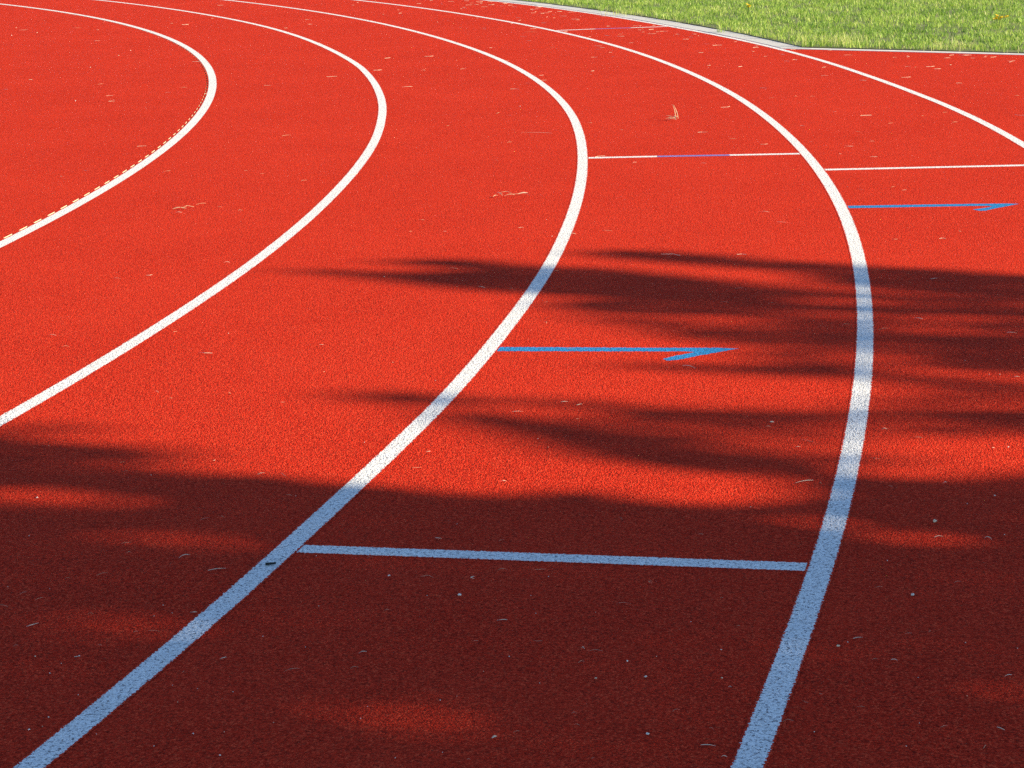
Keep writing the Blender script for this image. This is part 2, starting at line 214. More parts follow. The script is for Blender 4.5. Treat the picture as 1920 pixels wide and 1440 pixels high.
def rubber(name, paint=None, edge=0.0, pit=0.30):
    """granulated rubber; with paint: paint sprayed on the granules, missing in the pits and ragged at the strip's rim"""
    m, nt, out = new_mat(name)
    b = NB(nt)
    pos = b.n('ShaderNodeNewGeometry').outputs['Position']
    vor = b.n('ShaderNodeTexVoronoi', feature='F1')
    vor.inputs['Scale'].default_value = 230
    vor.inputs['Randomness'].default_value = 1.0
    b.l(pos, vor.inputs['Vector'])
    sep = b.n('ShaderNodeSeparateColor')
    b.l(vor.outputs['Color'], sep.inputs[0])
    grain = b.noise(pos, 330, 2.0, 0.6)
    med = b.noise(pos, 95, 2.0, 0.55)
    big = b.noise(pos, 1.1, 3.0, 0.55)
    # each granule its own red; a few are nearly black, a few pale
    c = b.mix(b.math('MULTIPLY', sep.outputs[0], 1.0), RED_B, RED_A)
    c = b.mix(b.ramp(sep.outputs[1], 0.72, 1.0), c, RED_C)
    dark = b.math('GREATER_THAN', sep.outputs[2], 0.93)
    c = b.mix(b.math('MULTIPLY', dark, 0.6), c, (0.09, 0.007, 0.005))
    gapf = b.math('MULTIPLY', b.ramp(med, 0.48, 0.36), 0.6)
    gapf = b.math('MAXIMUM', gapf, b.math('MULTIPLY', b.ramp(vor.outputs['Distance'], 0.5, 0.8), 0.6))
    c = b.mix(gapf, c, (0.14, 0.007, 0.004))
    c = b.mix(b.math('MULTIPLY', b.ramp(big, 0.35, 0.7), 0.14), c, (0.70, 0.052, 0.022))
    c = b.mix(b.math('MULTIPLY', b.ramp(b.noise(pos, 7.0, 4.0, 0.6), 0.5, 0.8), 0.22), c, (0.40, 0.018, 0.006))
    height = b.math('ADD', b.math('MULTIPLY', vor.outputs['Distance'], -0.9), b.math('MULTIPLY', med, 1.1))
    height = b.math('ADD', height, b.math('MULTIPLY', grain, 0.35))
    rough = 0.88
    if paint is not None:
        low = b.math('ADD', b.math('MULTIPLY', b.noise(pos, 125, 2.0, 0.6), 0.7), b.math('MULTIPLY', grain, 0.3))
        pitf = b.ramp(low, 0.455, 0.40)
        pitf = b.math('MULTIPLY', pitf, pit * 2.6, clamp=True)
        pc = b.mix(b.math('MULTIPLY', b.math('POWER', sep.outputs[0], 1.6), 0.75), paint, tuple(0.55 * v for v in paint))
        pc = b.mix(b.math('MULTIPLY', b.ramp(b.noise(pos, 5.0, 4.0, 0.6), 0.45, 0.75), 0.22), pc, tuple(0.7 * v for v in paint))
        pc = b.mix(pitf, pc, (0.05, 0.03, 0.05))
        if edge > 0:
            uv = b.n('ShaderNodeUVMap').outputs['UV']
            sx = b.n('ShaderNodeSeparateXYZ')
            b.l(uv, sx.inputs[0])
            wob = b.math('MULTIPLY', b.math('SUBTRACT', b.noise(pos, 160, 2.0, 0.6), 0.5), 0.016)
            d = b.math('ADD', b.math('ABSOLUTE', sx.outputs[1]), wob)
            inside = b.math('LESS_THAN', d, edge)
            c = b.mix(inside, c, pc)
        else:
            c = pc
        rough = 0.72
    bump = b.n('ShaderNodeBump')
    bump.inputs['Strength'].default_value = 0.75 if paint is None else 0.6
    bump.inputs['Distance'].default_value = 0.0045
    b.l(height, bump.inputs['Height'])
    p = b.n('ShaderNodeBsdfPrincipled')
    b.l(c, p.inputs['Base Color'])
    p.inputs['Roughness'].default_value = rough
    p.inputs['Specular IOR Level'].default_value = 0.02
    b.l(bump.outputs[0], p.inputs['Normal'])
    b.l(p.outputs[0], out.inputs[0])
    return m


def plain(name, col, rough=0.8, var=0.15, scale=40.0, bump=0.0, trans=0.0):
    m, nt, out = new_mat(name)
    b = NB(nt)
    pos = b.n('ShaderNodeNewGeometry').outputs['Position']
    nz = b.noise(pos, scale, 4.0, 0.6)
    c = b.mix(b.ramp(nz, 0.3, 0.7), tuple(v * (1 - var) for v in col), tuple(min(1, v * (1 + var)) for v in col))
    p = b.n('ShaderNodeBsdfPrincipled')
    b.l(c, p.inputs['Base Color'])
    p.inputs['Roughness'].default_value = rough
    p.inputs['Specular IOR Level'].default_value = 0.3
    if bump:
        bp = b.n('ShaderNodeBump')
        bp.inputs['Strength'].default_value = bump
        bp.inputs['Distance'].default_value = 0.004
        b.l(nz, bp.inputs['Height'])
        b.l(bp.outputs[0], p.inputs['Normal'])
    if trans:
        t = b.n('ShaderNodeBsdfTranslucent')
        b.l(c, t.inputs[0])
        mx = b.n('ShaderNodeMixShader')
        mx.inputs[0].default_value = trans
        b.l(p.outputs[0], mx.inputs[1])
        b.l(t.outputs[0], mx.inputs[2])
        b.l(mx.outputs[0], out.inputs[0])
    else:
        b.l(p.outputs[0], out.inputs[0])
    return m


def blade_mat(name):
    """grass: every blade carries its own tone in the UV's first number; patches of the lawn are drier"""
    m, nt, out = new_mat(name)
    b = NB(nt)
    pos = b.n('ShaderNodeNewGeometry').outputs['Position']
    uv = b.n('ShaderNodeUVMap').outputs['UV']
    sx = b.n('ShaderNodeSeparateXYZ')
    b.l(uv, sx.inputs[0])
    cr = b.n('ShaderNodeValToRGB')
    e = cr.color_ramp
    e.elements[0].position = 0.0
    e.elements[0].color = (0.109, 0.218, 0.025, 1)
    e.elements[1].position = 1.0
    e.elements[1].color = (0.722, 0.638, 0.386, 1)
    for pp, cc in ((0.35, (0.26, 0.42, 0.055)), (0.68, (0.454, 0.554, 0.109)), (0.86, (0.605, 0.605, 0.235))):
        el = e.elements.new(pp)
        el.color = (*cc, 1)
    patch = b.ramp(b.noise(pos, 1.6, 3.0, 0.55), 0.3, 0.7)
    f = b.math('ADD', b.math('MULTIPLY', sx.outputs[0], 0.84), b.math('MULTIPLY', patch, 0.12))
    b.l(f, cr.inputs[0])
    c = cr.outputs[0]
    p = b.n('ShaderNodeBsdfPrincipled')
    b.l(c, p.inputs['Base Color'])
    p.inputs['Roughness'].default_value = 0.5
    p.inputs['Specular IOR Level'].default_value = 0.35
    t = b.n('ShaderNodeBsdfTranslucent')
    b.l(c, t.inputs[0])
    mx = b.n('ShaderNodeMixShader')
    mx.inputs[0].default_value = 0.4
    b.l(p.outputs[0], mx.inputs[1])
    b.l(t.outputs[0], mx.inputs[2])
    b.l(mx.outputs[0], out.inputs[0])
    return m


PAINT_W = (0.81, 0.80, 0.79)
M_TRACK = rubber('red_rubber')
M_LINE = rubber('white_line_paint', PAINT_W, 0.0265)
M_SMOOTH = rubber('white_rail_paint', (0.74, 0.74, 0.73), 0.0300, pit=0.04)
M_BLUE = rubber('blue_paint', (0.03, 0.23, 0.52), 0.0, pit=0.34)
M_BLUE_OLD = rubber('faded_blue_paint', (0.20, 0.20, 0.50), 0.0265, pit=0.36)
M_CONC = plain('kerb_concrete', (0.45, 0.44, 0.42), 0.85, 0.18, 60, 0.4)
M_EDGE = plain('pale_kerb_paint', (0.56, 0.53, 0.50), 0.8, 0.12, 30, 0.3)
M_SLOT = plain('slot_wall', (0.58, 0.51, 0.37), 0.7, 0.1, 60)
M_HOLE = plain('slot_floor', (0.03, 0.025, 0.02), 0.9, 0.2, 60)
M_SOIL = plain('lawn_soil', (0.12, 0.14, 0.045), 0.95, 0.35, 14, 0.5)
M_FIELD = plain('field', (0.08, 0.12, 0.03), 0.95, 0.3, 0.7)
M_GRASS = blade_mat('grass_blade')
M_STRAW = plain('dry_straw', (0.58, 0.44, 0.27), 0.65, 0.25, 30, 0, 0.15)
M_STRAW_PALE = plain('bleached_straw', (0.68, 0.58, 0.43), 0.6, 0.2, 30, 0, 0.15)
M_STRAW_SHADE = plain('shaded_straw', (0.48, 0.34, 0.22), 0.7, 0.25, 30)  # darker copy of the straw colour for shaded straws; shade painted in
M_STONE = plain('pale_grit', (0.66, 0.60, 0.52), 0.75, 0.2, 200)
M_STONE_T = plain('tan_grit', (0.62, 0.48, 0.33), 0.8, 0.2, 200)
M_TWIG = plain('dark_twig', (0.012, 0.016, 0.014), 0.7, 0.3, 200)
M_YELLOW = plain('yellow_petal', (0.80, 0.60, 0.02), 0.6, 0.15, 300, 0, 0.25)
M_STEM = plain('green_stem', (0.10, 0.19, 0.03), 0.6, 0.2, 60, 0, 0.2)
M_BARK = plain('bark', (0.13, 0.10, 0.07), 0.95, 0.4, 25, 0.8)
M_LEAF = plain('tree_leaf', (0.05, 0.10, 0.022), 0.5, 0.35, 6, 0, 0.15)

col = sc.collection


def link(name, me, mat=None, parent=None, **props):
    o = bpy.data.objects.new(name, me)
    col.objects.link(o)
    if mat is not None and me is not None:
        me.materials.append(mat)
    if parent is not None:
        o.parent = parent
    for k, v in props.items():
        o[k] = v
    return o


def mesh(name, v, f, uv=None, mats=None):
    me = bpy.data.meshes.new(name)
    me.from_pydata(v, [], f)
    if uv is not None:
        lay = me.uv_layers.new(name='UVMap')
        for lp in me.loops:
            lay.data[lp.index].uv = uv[lp.vertex_index]
    me.update()
    return me


def empty(name, loc, **props):
    o = bpy.data.objects.new(name, None)
    o.empty_display_size = 0.1
    col.objects.link(o)
    o.location = loc
    for k, v in props.items():
        o[k] = v
    return o


def sheet(name, pts, z, mat, **props):
    tris = tessellate_polygon([[Vector((x, y, 0)) for x, y in pts]])
    v = [(x, y, z) for x, y in pts]
    f = []
    for t in tris:
        a, b2, c2 = (Vector(v[i]) for i in t)
        f.append(t if (b2 - a).cross(c2 - a).z > 0 else (t[0], t[2], t[1]))
    return link(name, mesh(name, v, f), mat, **props)


# ------------------------------------------------------------------ setting: ground, red track, lawns
R1 = LANES[0][0]
D0, D1 = R1 - 0.061, R1 - 0.025         # the slot drain lies between these radii
sheet('ground', [(320 * math.cos(a), 320 * math.sin(a)) for a in np.linspace(0, 2 * math.pi, 96, endpoint=False)], -0.06, M_FIELD, kind='structure')

N = 720
v, f = [], []
for r in (D0, D1, 62.0):
    for i in range(N):
        v.append((*pol(r, i * 360 / N), 0.0))
v.append((CX, CY, 0.0))
for i in range(N):
    j = (i + 1) % N
    f.append((3 * N, i, j))
    f.append((N + i, 2 * N + i, 2 * N + j, N + j))
link('running_track', mesh('running_track', v, f), M_TRACK, kind='structure')

P0 = Vector((2.47, 17.50))                                   # where the straight kerb leaves the bend
DIR = (Vector((4.24, 16.455)) - P0).normalized()
NRM = Vector((-DIR.y, DIR.x))                                # towards the lawn
TH0 = math.degrees(math.atan2(P0.y - CY, P0.x - CX))
RK0, RK1 = 31.573, 31.79


def on_kerb_line(r, off=0.0):
    """where the straight kerb's line (moved off metres towards the lawn) crosses radius r"""
    u = -1.0
    while True:
        q = P0 + NRM * off + DIR * u
        if math.hypot(q.x - CX, q.y - CY) >= r:
            return q, math.degrees(math.atan2(q.y - CY, q.x - CX)), u
        u += 0.002


Q1, TQ1, _ = on_kerb_line(RK1 - 0.012, 0.122)
far = [tuple(Q1), *[pol(RK1 - 0.012, t) for t in np.arange(TQ1 + 0.3, 175, 0.5)],
       *[(CX + 260 * math.cos(RAD(t)), CY + 260 * math.sin(RAD(t))) for t in np.arange(175, -29, -6.0)], tuple(P0 + NRM * 0.122 + DIR * 230)]
sheet('lawn', far, 0.010, M_SOIL, kind='structure')
near = [(5.6, 10.6), (16.0, 5.4), (60, -17), (60, -40), (4, -40), (4.4, 0.0), (4.8, 5.0)]
sheet('lawn_verge', near, 0.010, M_SOIL, kind='structure')


# ------------------------------------------------------------------ painted lane lines
def wobble(i, t):
    R, t0, d = LANES[i]
    x = (t - t0) / 2.0
    if x <= 0:
        return d[0] * max(0.0, 1 + x / 5)
    if x >= len(d) - 1:
        return d[-1] * max(0.0, 1 - (x - len(d) + 1) / 5)
    k = int(x)
    q = x - k
    p0, p1, p2, p3 = d[max(k - 1, 0)], d[k], d[k + 1], d[min(k + 2, len(d) - 1)]
    return 0.5 * (2 * p1 + (p2 - p0) * q + (2 * p0 - 5 * p1 + 4 * p2 - p3) * q * q + (3 * p1 - p0 - 3 * p2 + p3) * q ** 3)


def lane_line(i, label, mat, hw, z, wob=1.0, a0=-60.0, a1=150.0):
    R = LANES[i][0]
    v, f, uv = [], [], []
    ts = np.arange(a0, a1, 0.2)
    for k, t in enumerate(ts):
        r = R + wob * wobble(i, t)
        for s in (-hw, hw):
            v.append((*pol(r + s, t), z))
            uv.append((k * 0.1, s))
        if k:
            n = 2 * k
            f.append((n - 2, n - 1, n + 1, n))
    link('lane_line', mesh('lane_line', v, f, uv), mat, label=label, category='lane line', group='white lane lines of the bend')


HW = 0.032
lane_line(0, 'smooth white lane line at the far left with drain slots along its inner side', M_SMOOTH, 0.0300, 0.0008, 0.0)
lane_line(1, 'white lane line second from the left, wholly in sunlight with no mark joined to it', M_LINE, HW, 0.0008, 0.4)
lane_line(2, 'white lane line that the nearer blue arrow starts from, leaving at bottom left corner', M_LINE, HW, 0.0008, 0.75)
lane_line(3, 'white lane line striped with shade that runs out at the bottom right of the picture', M_LINE, HW, 0.0008, 0.75)
lane_line(4, 'white lane line along the concrete kerb, outermost of the five', M_LINE, HW, 0.0008, 0.4)

# slot drain beside the inner line: red cover with real slots cut through it
v, f, mi = [], [], []
nslot = 836
rs = (D0, R1 - 0.0475, R1 - 0.0385, D1)
step = 360 / nslot
ws = 0.56 * step


def quad(a, b2, c2, d2, m):
    n = len(v)
    v.extend((a, b2, c2, d2))
    f.append((n, n + 1, n + 2, n + 3))
    mi.append(m)


def P3(r, t, z=0.0):
    return (*pol(r, t), z)


for k in range(nslot):
    t0 = k * step + 0.17
    t1, t2 = t0 + ws, t0 + step
    for a, b2 in ((t0, t1), (t1, t2)):
        quad(P3(rs[0], a), P3(rs[1], a), P3(rs[1], b2), P3(rs[0], b2), 0)
        quad(P3(rs[2], a), P3(rs[3], a), P3(rs[3], b2), P3(rs[2], b2), 0)
    quad(P3(rs[1], t1), P3(rs[2], t1), P3(rs[2], t2), P3(rs[1], t2), 0)
    zf = -0.03
    quad(P3(rs[1], t0), P3(rs[1], t0, zf), P3(rs[1], t1, zf), P3(rs[1], t1), 1)
    quad(P3(rs[2], t1), P3(rs[2], t1, zf), P3(rs[2], t0, zf), P3(rs[2], t0), 1)
    quad(P3(rs[2], t0), P3(rs[2], t0, zf), P3(rs[1], t0, zf), P3(rs[1], t0), 2)
    quad(P3(rs[1], t1), P3(rs[1], t1, zf), P3(rs[2], t1, zf), P3(rs[2], t1), 2)
    quad(P3(rs[1], t0, zf), P3(rs[2], t0, zf), P3(rs[2], t1, zf), P3(rs[1], t1, zf), 2)
me = mesh('slot_drain', v, f)
for m in (M_TRACK, M_SLOT, M_HOLE):
    me.materials.append(m)
me.polygons.foreach_set('material_index', mi)
link('slot_drain', me, None, label='red slotted drain cover following the inner side of the far left white line', category='drain')


# ------------------------------------------------------------------ cross lines and arrows
def bar(name, r0, t0, r1, t1, mat, z, hw=HW, parent=None, n=24):
    v, f, uv = [], [], []
    a, b2 = Vector(pol(r0, t0)), Vector(pol(r1, t1))
    d = (b2 - a).normalized()
    q = Vector((-d.y, d.x))
    for k in range(n + 1):
        c2 = a.lerp(b2, k / n)
        for s in (-hw, hw):
            w = c2 + q * s
            v.append((w.x, w.y, z))
            uv.append((k * 0.05, s))
        if k:
            m = 2 * k
            f.append((m - 1, m - 2, m, m + 1))
    return mesh(name, v, f, uv), mat, parent


def cross(segs, label):
    root = None
    for (r0, t0, r1, t1, blue) in segs:
        if blue:
            me, m, _ = bar('blue_segment', r0, t0, r1, t1, M_BLUE_OLD, 0.0004)
            link('blue_segment', me, m, root, label='faded violet blue middle third of the line')
        elif root is None:
            me, m, _ = bar('cross_line', r0, t0, r1, t1, M_LINE, 0.0004)
            root = link('cross_line', me, m, label=label, category='cross line', group='cross lines between the lane lines')
        else:
            me, m, _ = bar('white_segment', r0, t0, r1, t1, M_LINE, 0.0004)
            link('white_segment', me, m, root)


R3, R4, R5 = LANES[2][0], LANES[3][0], LANES[4][0]
cross([(R3, -14.79, R4, -14.59, 0)], 'white cross line lying in the shade, nearest to the viewer')
cross([(R3, -1.84, 29.498, -1.815, 0), (29.498, -1.815, 29.894, -1.805, 1), (29.894, -1.805, R4, -1.785, 0)],
      'thin white cross line with a blue middle, left of the farther arrow')
cross([(R4, -2.96, R5, -2.83, 0)], 'plain white cross line just beyond the farther blue arrow')
cross([(R4, 15.99, 30.757, 15.95, 0), (30.757, 15.95, 31.118, 15.87, 1), (31.118, 15.87, R5, 15.80, 0)],
      'farthest cross line, thin with a violet middle, ending at the concrete kerb')


def arrow(pts, label):
    ring = []
    n = len(pts)
    for i in range(n):
        a, b2 = Vector(pts[i]), Vector(pts[(i + 1) % n])
        m = max(1, int((b2 - a).length / 0.006))
        d = (b2 - a).normalized() if m else Vector((0, 0))
        q = Vector((-d.y, d.x))
        for k in range(m):
            w = a.lerp(b2, k / m) + (q * random.uniform(-0.0026, 0.0026) if k else Vector((0, 0)))
            ring.append((w.x, w.y))
    sheet('arrow_marking', ring, 0.0004, M_BLUE, label=label, category='arrow', group='blue half arrows painted in the lanes')


arrow(ARROW_NEAR, 'bright blue half arrow painted in the middle of the track, among the shadow stripes')
arrow(ARROW_FAR, 'smaller looking blue half arrow in full sun at the right edge of the track')

# ------------------------------------------------------------------ kerbs
KL = 'grey concrete kerb stone in the row between the outermost white line and the lawn'
step = math.degrees(0.93 / 31.7)
tj = 14.62 - 5 * step


def kerb_stone(t0, t1, rA, rB, z1, cut=None):
    bm = bmesh.new()
    g = 0.004
    n = 6
    dt = math.degrees(g / 31.7)
    prof = [(rA, -0.05), (rA, z1 - 0.003), (rA + 0.003, z1), (rB - 0.006, z1), (rB, z1 - 0.004), (rB, -0.05)]
    rows = []
    for k in range(n + 1):
        row = []
        for r, z in prof:
            a = t0 + dt if cut is None else max(t0 + dt, on_kerb_line(r)[1] + 0.008)
            t = a + (t1 - dt - a) * k / n
            row.append(bm.verts.new((*pol(r + 0.4 * wobble(4, t), t), z)))
        rows.append(row)
    for k in range(n):
        for j in range(len(prof) - 1):
            bm.faces.new((rows[k][j], rows[k + 1][j], rows[k + 1][j + 1], rows[k][j + 1]))
    bm.faces.new(rows[0])
    bm.faces.new(rows[-1][::-1])
    bmesh.ops.recalc_face_normals(bm, faces=bm.faces[:])
    me = bpy.data.meshes.new('kerb_stone')
    bm.to_mesh(me)
    bm.free()
    return me


k = 0
while True:
    t0 = tj + k * step
    if t0 > 40:
        break
    t1 = t0 + step
    k += 1
    if t1 < TH0 + 0.3:
        continue
    dz = random.uniform(-0.0015, 0.0015)
    link('kerb_stone', kerb_stone(t0, t1, RK0, RK1 + random.uniform(-.006, .006), 0.0045 + dz, True if t0 < TH0 + 0.5 else None), M_CONC, label=KL, category='kerb stone', group='concrete kerb stones round the bend')

# straight pale kerb between red surface and lawn
KS = 'pale whitewashed kerb stone of the straight row in front of the grass at the right'
U0 = on_kerb_line(RK0)[2] + 0.004
for k in range(14):
    a = P0 + DIR * (U0 + k * 1.0)
    b2 = P0 + DIR * (U0 + k * 1.0 + 0.997)
    w = 0.125
    pr = [(0, -0.05), (0, 0.002), (0.002, 0.004), (w - 0.003, 0.004), (w, 0.002), (w, -0.05)]
    v = []
    for e in (a, b2):
        for s, z in pr:
            q = e + NRM * s
            v.append((q.x, q.y, z))
    f = [(j, j + 1, 7 + j, 6 + j) for j in range(5)] + [(5, 4, 3, 2, 1, 0), (6, 7, 8, 9, 10, 11)]
    link('edge_stone', mesh('edge_stone', v, f), M_EDGE, label=KS, category='kerb stone', group='pale kerb stones of the straight edge')


# ------------------------------------------------------------------ grass
def blades(px, py, base, h, lean, wid, tone, az=None):
    """one mesh of curved tapering blades"""
    n = len(px)
    a = rng.uniform(0, 2 * np.pi, n) if az is None else az
    la = rng.uniform(0, 2 * np.pi, n)
    dx, dy = np.cos(la) * lean * h, np.sin(la) * lean * h
    wx, wy = np.cos(a) * wid * 0.5, np.sin(a) * wid * 0.5
    V = np.zeros((n, 5, 3))
    V[:, 0] = np.stack([px - wx, py - wy, base], 1)
    V[:, 1] = np.stack([px + wx, py + wy, base], 1)
    mx, my, mz = px + dx * 0.3, py + dy * 0.3, base + h * 0.58
    V[:, 2] = np.stack([mx - wx * .75, my - wy * .75, mz], 1)
    V[:, 3] = np.stack([mx + wx * .75, my + wy * .75, mz], 1)
    V[:, 4] = np.stack([px + dx, py + dy, base + h * np.sqrt(np.clip(1 - (lean * .7) ** 2, .15, 1))], 1)
    idx = np.arange(n)[:, None] * 5
    tri = np.concatenate([idx + [0, 1, 3], idx + [0, 3, 2], idx + [2, 3, 4]], 1).reshape(-1)
    me = bpy.data.meshes.new('grass')
    me.vertices.add(n * 5)
    me.vertices.foreach_set('co', V.reshape(-1))
    nf = n * 3
    me.loops.add(nf * 3)
    me.loops.foreach_set('vertex_index', tri.astype(np.int32))
    me.polygons.add(nf)
    me.polygons.foreach_set('loop_start', (np.arange(nf) * 3).astype(np.int32))
    lay = me.uv_layers.new(name='UVMap')
    uv = np.zeros((nf * 3, 2))
    uv[:, 0] = np.repeat(tone, 9)
    lay.data.foreach_set('uv', uv.reshape(-1))
    me.update()
    me.validate()
    return me


def on_lawn(x, y, m=0.0):
    r = np.hypot(x - CX, y - CY)
    t = np.degrees(np.arctan2(y - CY, x - CX))
    s = (x - P0.x) * NRM.x + (y - P0.y) * NRM.y
    return np.where(t > TH0 - 0.02, r > RK1 + m, True) & (s > 0.125 + m) & (r > 31.55)


def clump(x, y, scale, seed):
    """smooth value noise for tufts"""
    g = np.random.default_rng(seed).random((64, 64))
    xs, ys = (x / scale) % 64, (y / scale) % 64
    i, j = np.floor(xs).astype(int) % 64, np.floor(ys).astype(int) % 64
    fx, fy = xs - np.floor(xs), ys - np.floor(ys)
    fx, fy = fx * fx * (3 - 2 * fx), fy * fy * (3 - 2 * fy)
    i2, j2 = (i + 1) % 64, (j + 1) % 64
    return (g[i, j] * (1 - fx) + g[i2, j] * fx) * (1 - fy) + (g[i, j2] * (1 - fx) + g[i2, j2] * fx) * fy


NB_ = 640000
gx = rng.uniform(-5.5, 12.0, NB_)
gy = rng.uniform(11.5, 31.0, NB_)
slope = gx / gy
keep = (slope > -0.12) & (slope < 0.42)
c1 = clump(gx, gy, 0.11, 3)
c2 = clump(gx, gy, 0.45, 4)
edge_j = -0.035 + 0.09 * clump(gx, gy, 0.16, 5)               # the turf's rim creeps over the kerb in places
rr = np.hypot(gx - CX, gy - CY)
keep &= on_lawn(gx, gy, edge_j) & (rng.random(NB_) < -0.05 + 1.3 * c1)
gx, gy, c1, c2 = gx[keep], gy[keep], c1[keep], c2[keep]
n = len(gx)
s_edge = np.minimum((gx - P0.x) * NRM.x + (gy - P0.y) * NRM.y - 0.125, np.hypot(gx - CX, gy - CY) - RK1)
rim = np.exp(-np.clip(s_edge, 0, None) / 0.12)
h = (0.016 + 0.036 * c1 + 0.014 * c2) * rng.uniform(0.6, 1.3, n) * (1 + 0.55 * rim * rng.random(n))
tone = np.clip(rng.normal(0.36, 0.20, n) + 0.34 * (c2 - 0.5) + 0.25 * (clump(gx, gy, 0.06, 9) - 0.5), 0, 0.95)
dry = rng.random(n) < 0.03 + 0.08 * rim
tone[dry] = rng.uniform(0.85, 1.0, dry.sum())
me = blades(gx, gy, np.full(n, 0.008), h, rng.uniform(0.15, 1.0, n), rng.uniform(0.004, 0.0095, n), tone)
link('grass', me, M_GRASS, kind='stuff', label='mown green lawn grass with paler dry blades behind the kerbs', category='grass')

# verge grass under the trees to the right of the track (sparser)
NV = 80000
vx, vy = rng.uniform(4.9, 18, NV), rng.uniform(-4, 10, NV)
kv = vy < 10.4 - (vx - 5.6) * 0.5
vx, vy = vx[kv], vy[kv]
me = blades(vx, vy, np.full(len(vx), 0.008), rng.uniform(0.03, 0.09, len(vx)), rng.uniform(0.2, 1.0, len(vx)), rng.uniform(0.005, 0.01, len(vx)),
            np.clip(rng.normal(0.35, 0.2, len(vx)), 0, 1))
link('verge_grass', me, M_GRASS, kind='stuff', label='grass of the verge under the trees right of the track', category='grass')


def tuft(name, x, y, n, hgt, spread, tone, label, z=0.008, cat='weed', group=None):
    px = rng.normal(0, spread, n)
    py = rng.normal(0, spread, n)
    me = blades(px, py, np.zeros(n), hgt * rng.uniform(0.45, 1.15, n), rng.uniform(0.1, 0.9, n), rng.uniform(0.003, 0.006, n),
                np.clip(rng.normal(*tone, n), 0, 1))
    o = link(name, me, M_GRASS, label=label, category=cat)
    if group:
        o['group'] = group
    o.location = (x, y, z)


WG = 'weeds rooted in the kerb joints'
tuft('grass_tuft', 2.075, 19.47, 34, 0.085, 0.030, (0.5, 0.25), 'widest of the small weed tufts in the kerb joints', 0.006, 'weed', WG)
tuft('grass_tuft', 2.40, 18.66, 22, 0.10, 0.018, (0.55, 0.25), 'thin weed tuft in the kerb joint nearer the corner of the lawn', 0.006, 'weed', WG)
tuft('grass_tuft', 2.62, 17.70, 26, 0.15, 0.020, (0.85, 0.15), 'tall straw coloured weed at the point where the two kerbs meet', 0.006, 'weed', WG)
tuft('grass_tuft', 1.10, 22.90, 16, 0.07, 0.02, (0.4, 0.2), 'tiny weed on the far end of the concrete kerb', 0.006, 'weed', WG)
tuft('dry_grass', 2.95, 17.78, 130, 0.12, 0.12, (0.84, 0.10), 'big dry straw coloured tuft standing in the lawn just behind the kerb corner', 0.008, 'dry grass', 'dry tufts in the lawn')
tuft('dry_grass', 3.75, 17.15, 90, 0.09, 0.12, (0.82, 0.1), 'dry tuft at the front rim of the lawn right of the corner', 0.008, 'dry grass', 'dry tufts in the lawn')
tuft('dry_grass', 1.35, 22.2, 90, 0.08, 0.12, (0.82, 0.12), 'dry tuft behind the far part of the kerb', 0.008, 'dry grass', 'dry tufts in the lawn')


def dandelion(x, y, heads, spread, label):
    root = empty('yellow_flower', (x, y, 0.008), label=label, category='flower', group='yellow flowers in the lawn')
    lv, lf = [], []
    for k in range(9):
        a = k * 0.7 + random.uniform(-.2, .2)
        L, w = random.uniform(0.05, 0.09), 0.012
        d, q = Vector((math.cos(a), math.sin(a), 0)), Vector((-math.sin(a), math.cos(a), 0))
        n = len(lv)
        lv += [tuple(-q * w * .3), tuple(q * w * .3), tuple(d * L * .6 + q * w + Vector((0, 0, .02))), tuple(d * L * .6 - q * w + Vector((0, 0, .02))), tuple(d * L + Vector((0, 0, .012)))]
        lf += [(n, n + 1, n + 2, n + 3), (n + 3, n + 2, n + 4)]
    link('leaf_rosette', mesh('leaf_rosette', lv, lf), M_STEM, root)
    for k in range(heads):
        hx, hy = random.gauss(0, spread), random.gauss(0, spread * .6)
        hz = random.uniform(0.07, 0.115)
        bm = bmesh.new()
        bmesh.ops.create_cone(bm, cap_ends=False, segments=6, radius1=0.002, radius2=0.0014, depth=1.0)
        for w in bm.verts:
            u = w.co.z + 0.5
            w.co = Vector((w.co.x + hx * (0.3 + 0.7 * u), w.co.y + hy * (0.3 + 0.7 * u), u * hz))
        me = bpy.data.meshes.new('stem')
        bm.to_mesh(me)
        bm.free()
        st = link('stem', me, M_STEM, root)
        bm = bmesh.new()
        rad = random.uniform(0.016, 0.022)
        nr = 16
        cen = bm.verts.new((0, 0, 0.004))
        tilt = Matrix.Rotation(random.uniform(.2, .7), 3, Vector((random.uniform(-1, 1), random.uniform(-1, 1), 0.01)).normalized())
        ring = []
        for j in range(nr * 2):
            a = math.pi * j / nr
            rr_ = rad * (1.0 if j % 2 else 0.72) * random.uniform(.9, 1.1)
            ring.append(bm.verts.new((rr_ * math.cos(a), rr_ * math.sin(a), random.uniform(0, .005))))
        for j in range(nr * 2):
            bm.faces.new((cen, ring[j], ring[(j + 1) % (nr * 2)]))
        bot = bm.verts.new((0, 0, -0.008))
        for j in range(nr * 2):
            bm.faces.new((bot, ring[(j + 1) % (nr * 2)], ring[j]))
        for w in bm.verts:
            w.co = tilt @ w.co + Vector((hx, hy, hz))
        me = bpy.data.meshes.new('flower_head')
        bm.to_mesh(me)
        bm.free()
        link('flower_head', me, M_YELLOW, root)


dandelion(4.72, 19.35, 9, 0.035, 'group of yellow flower heads in the lawn near the right edge of the picture')
dandelion(2.62, 21.75, 5, 0.022, 'small yellow flower in the lawn near the top of the picture, left of the other')


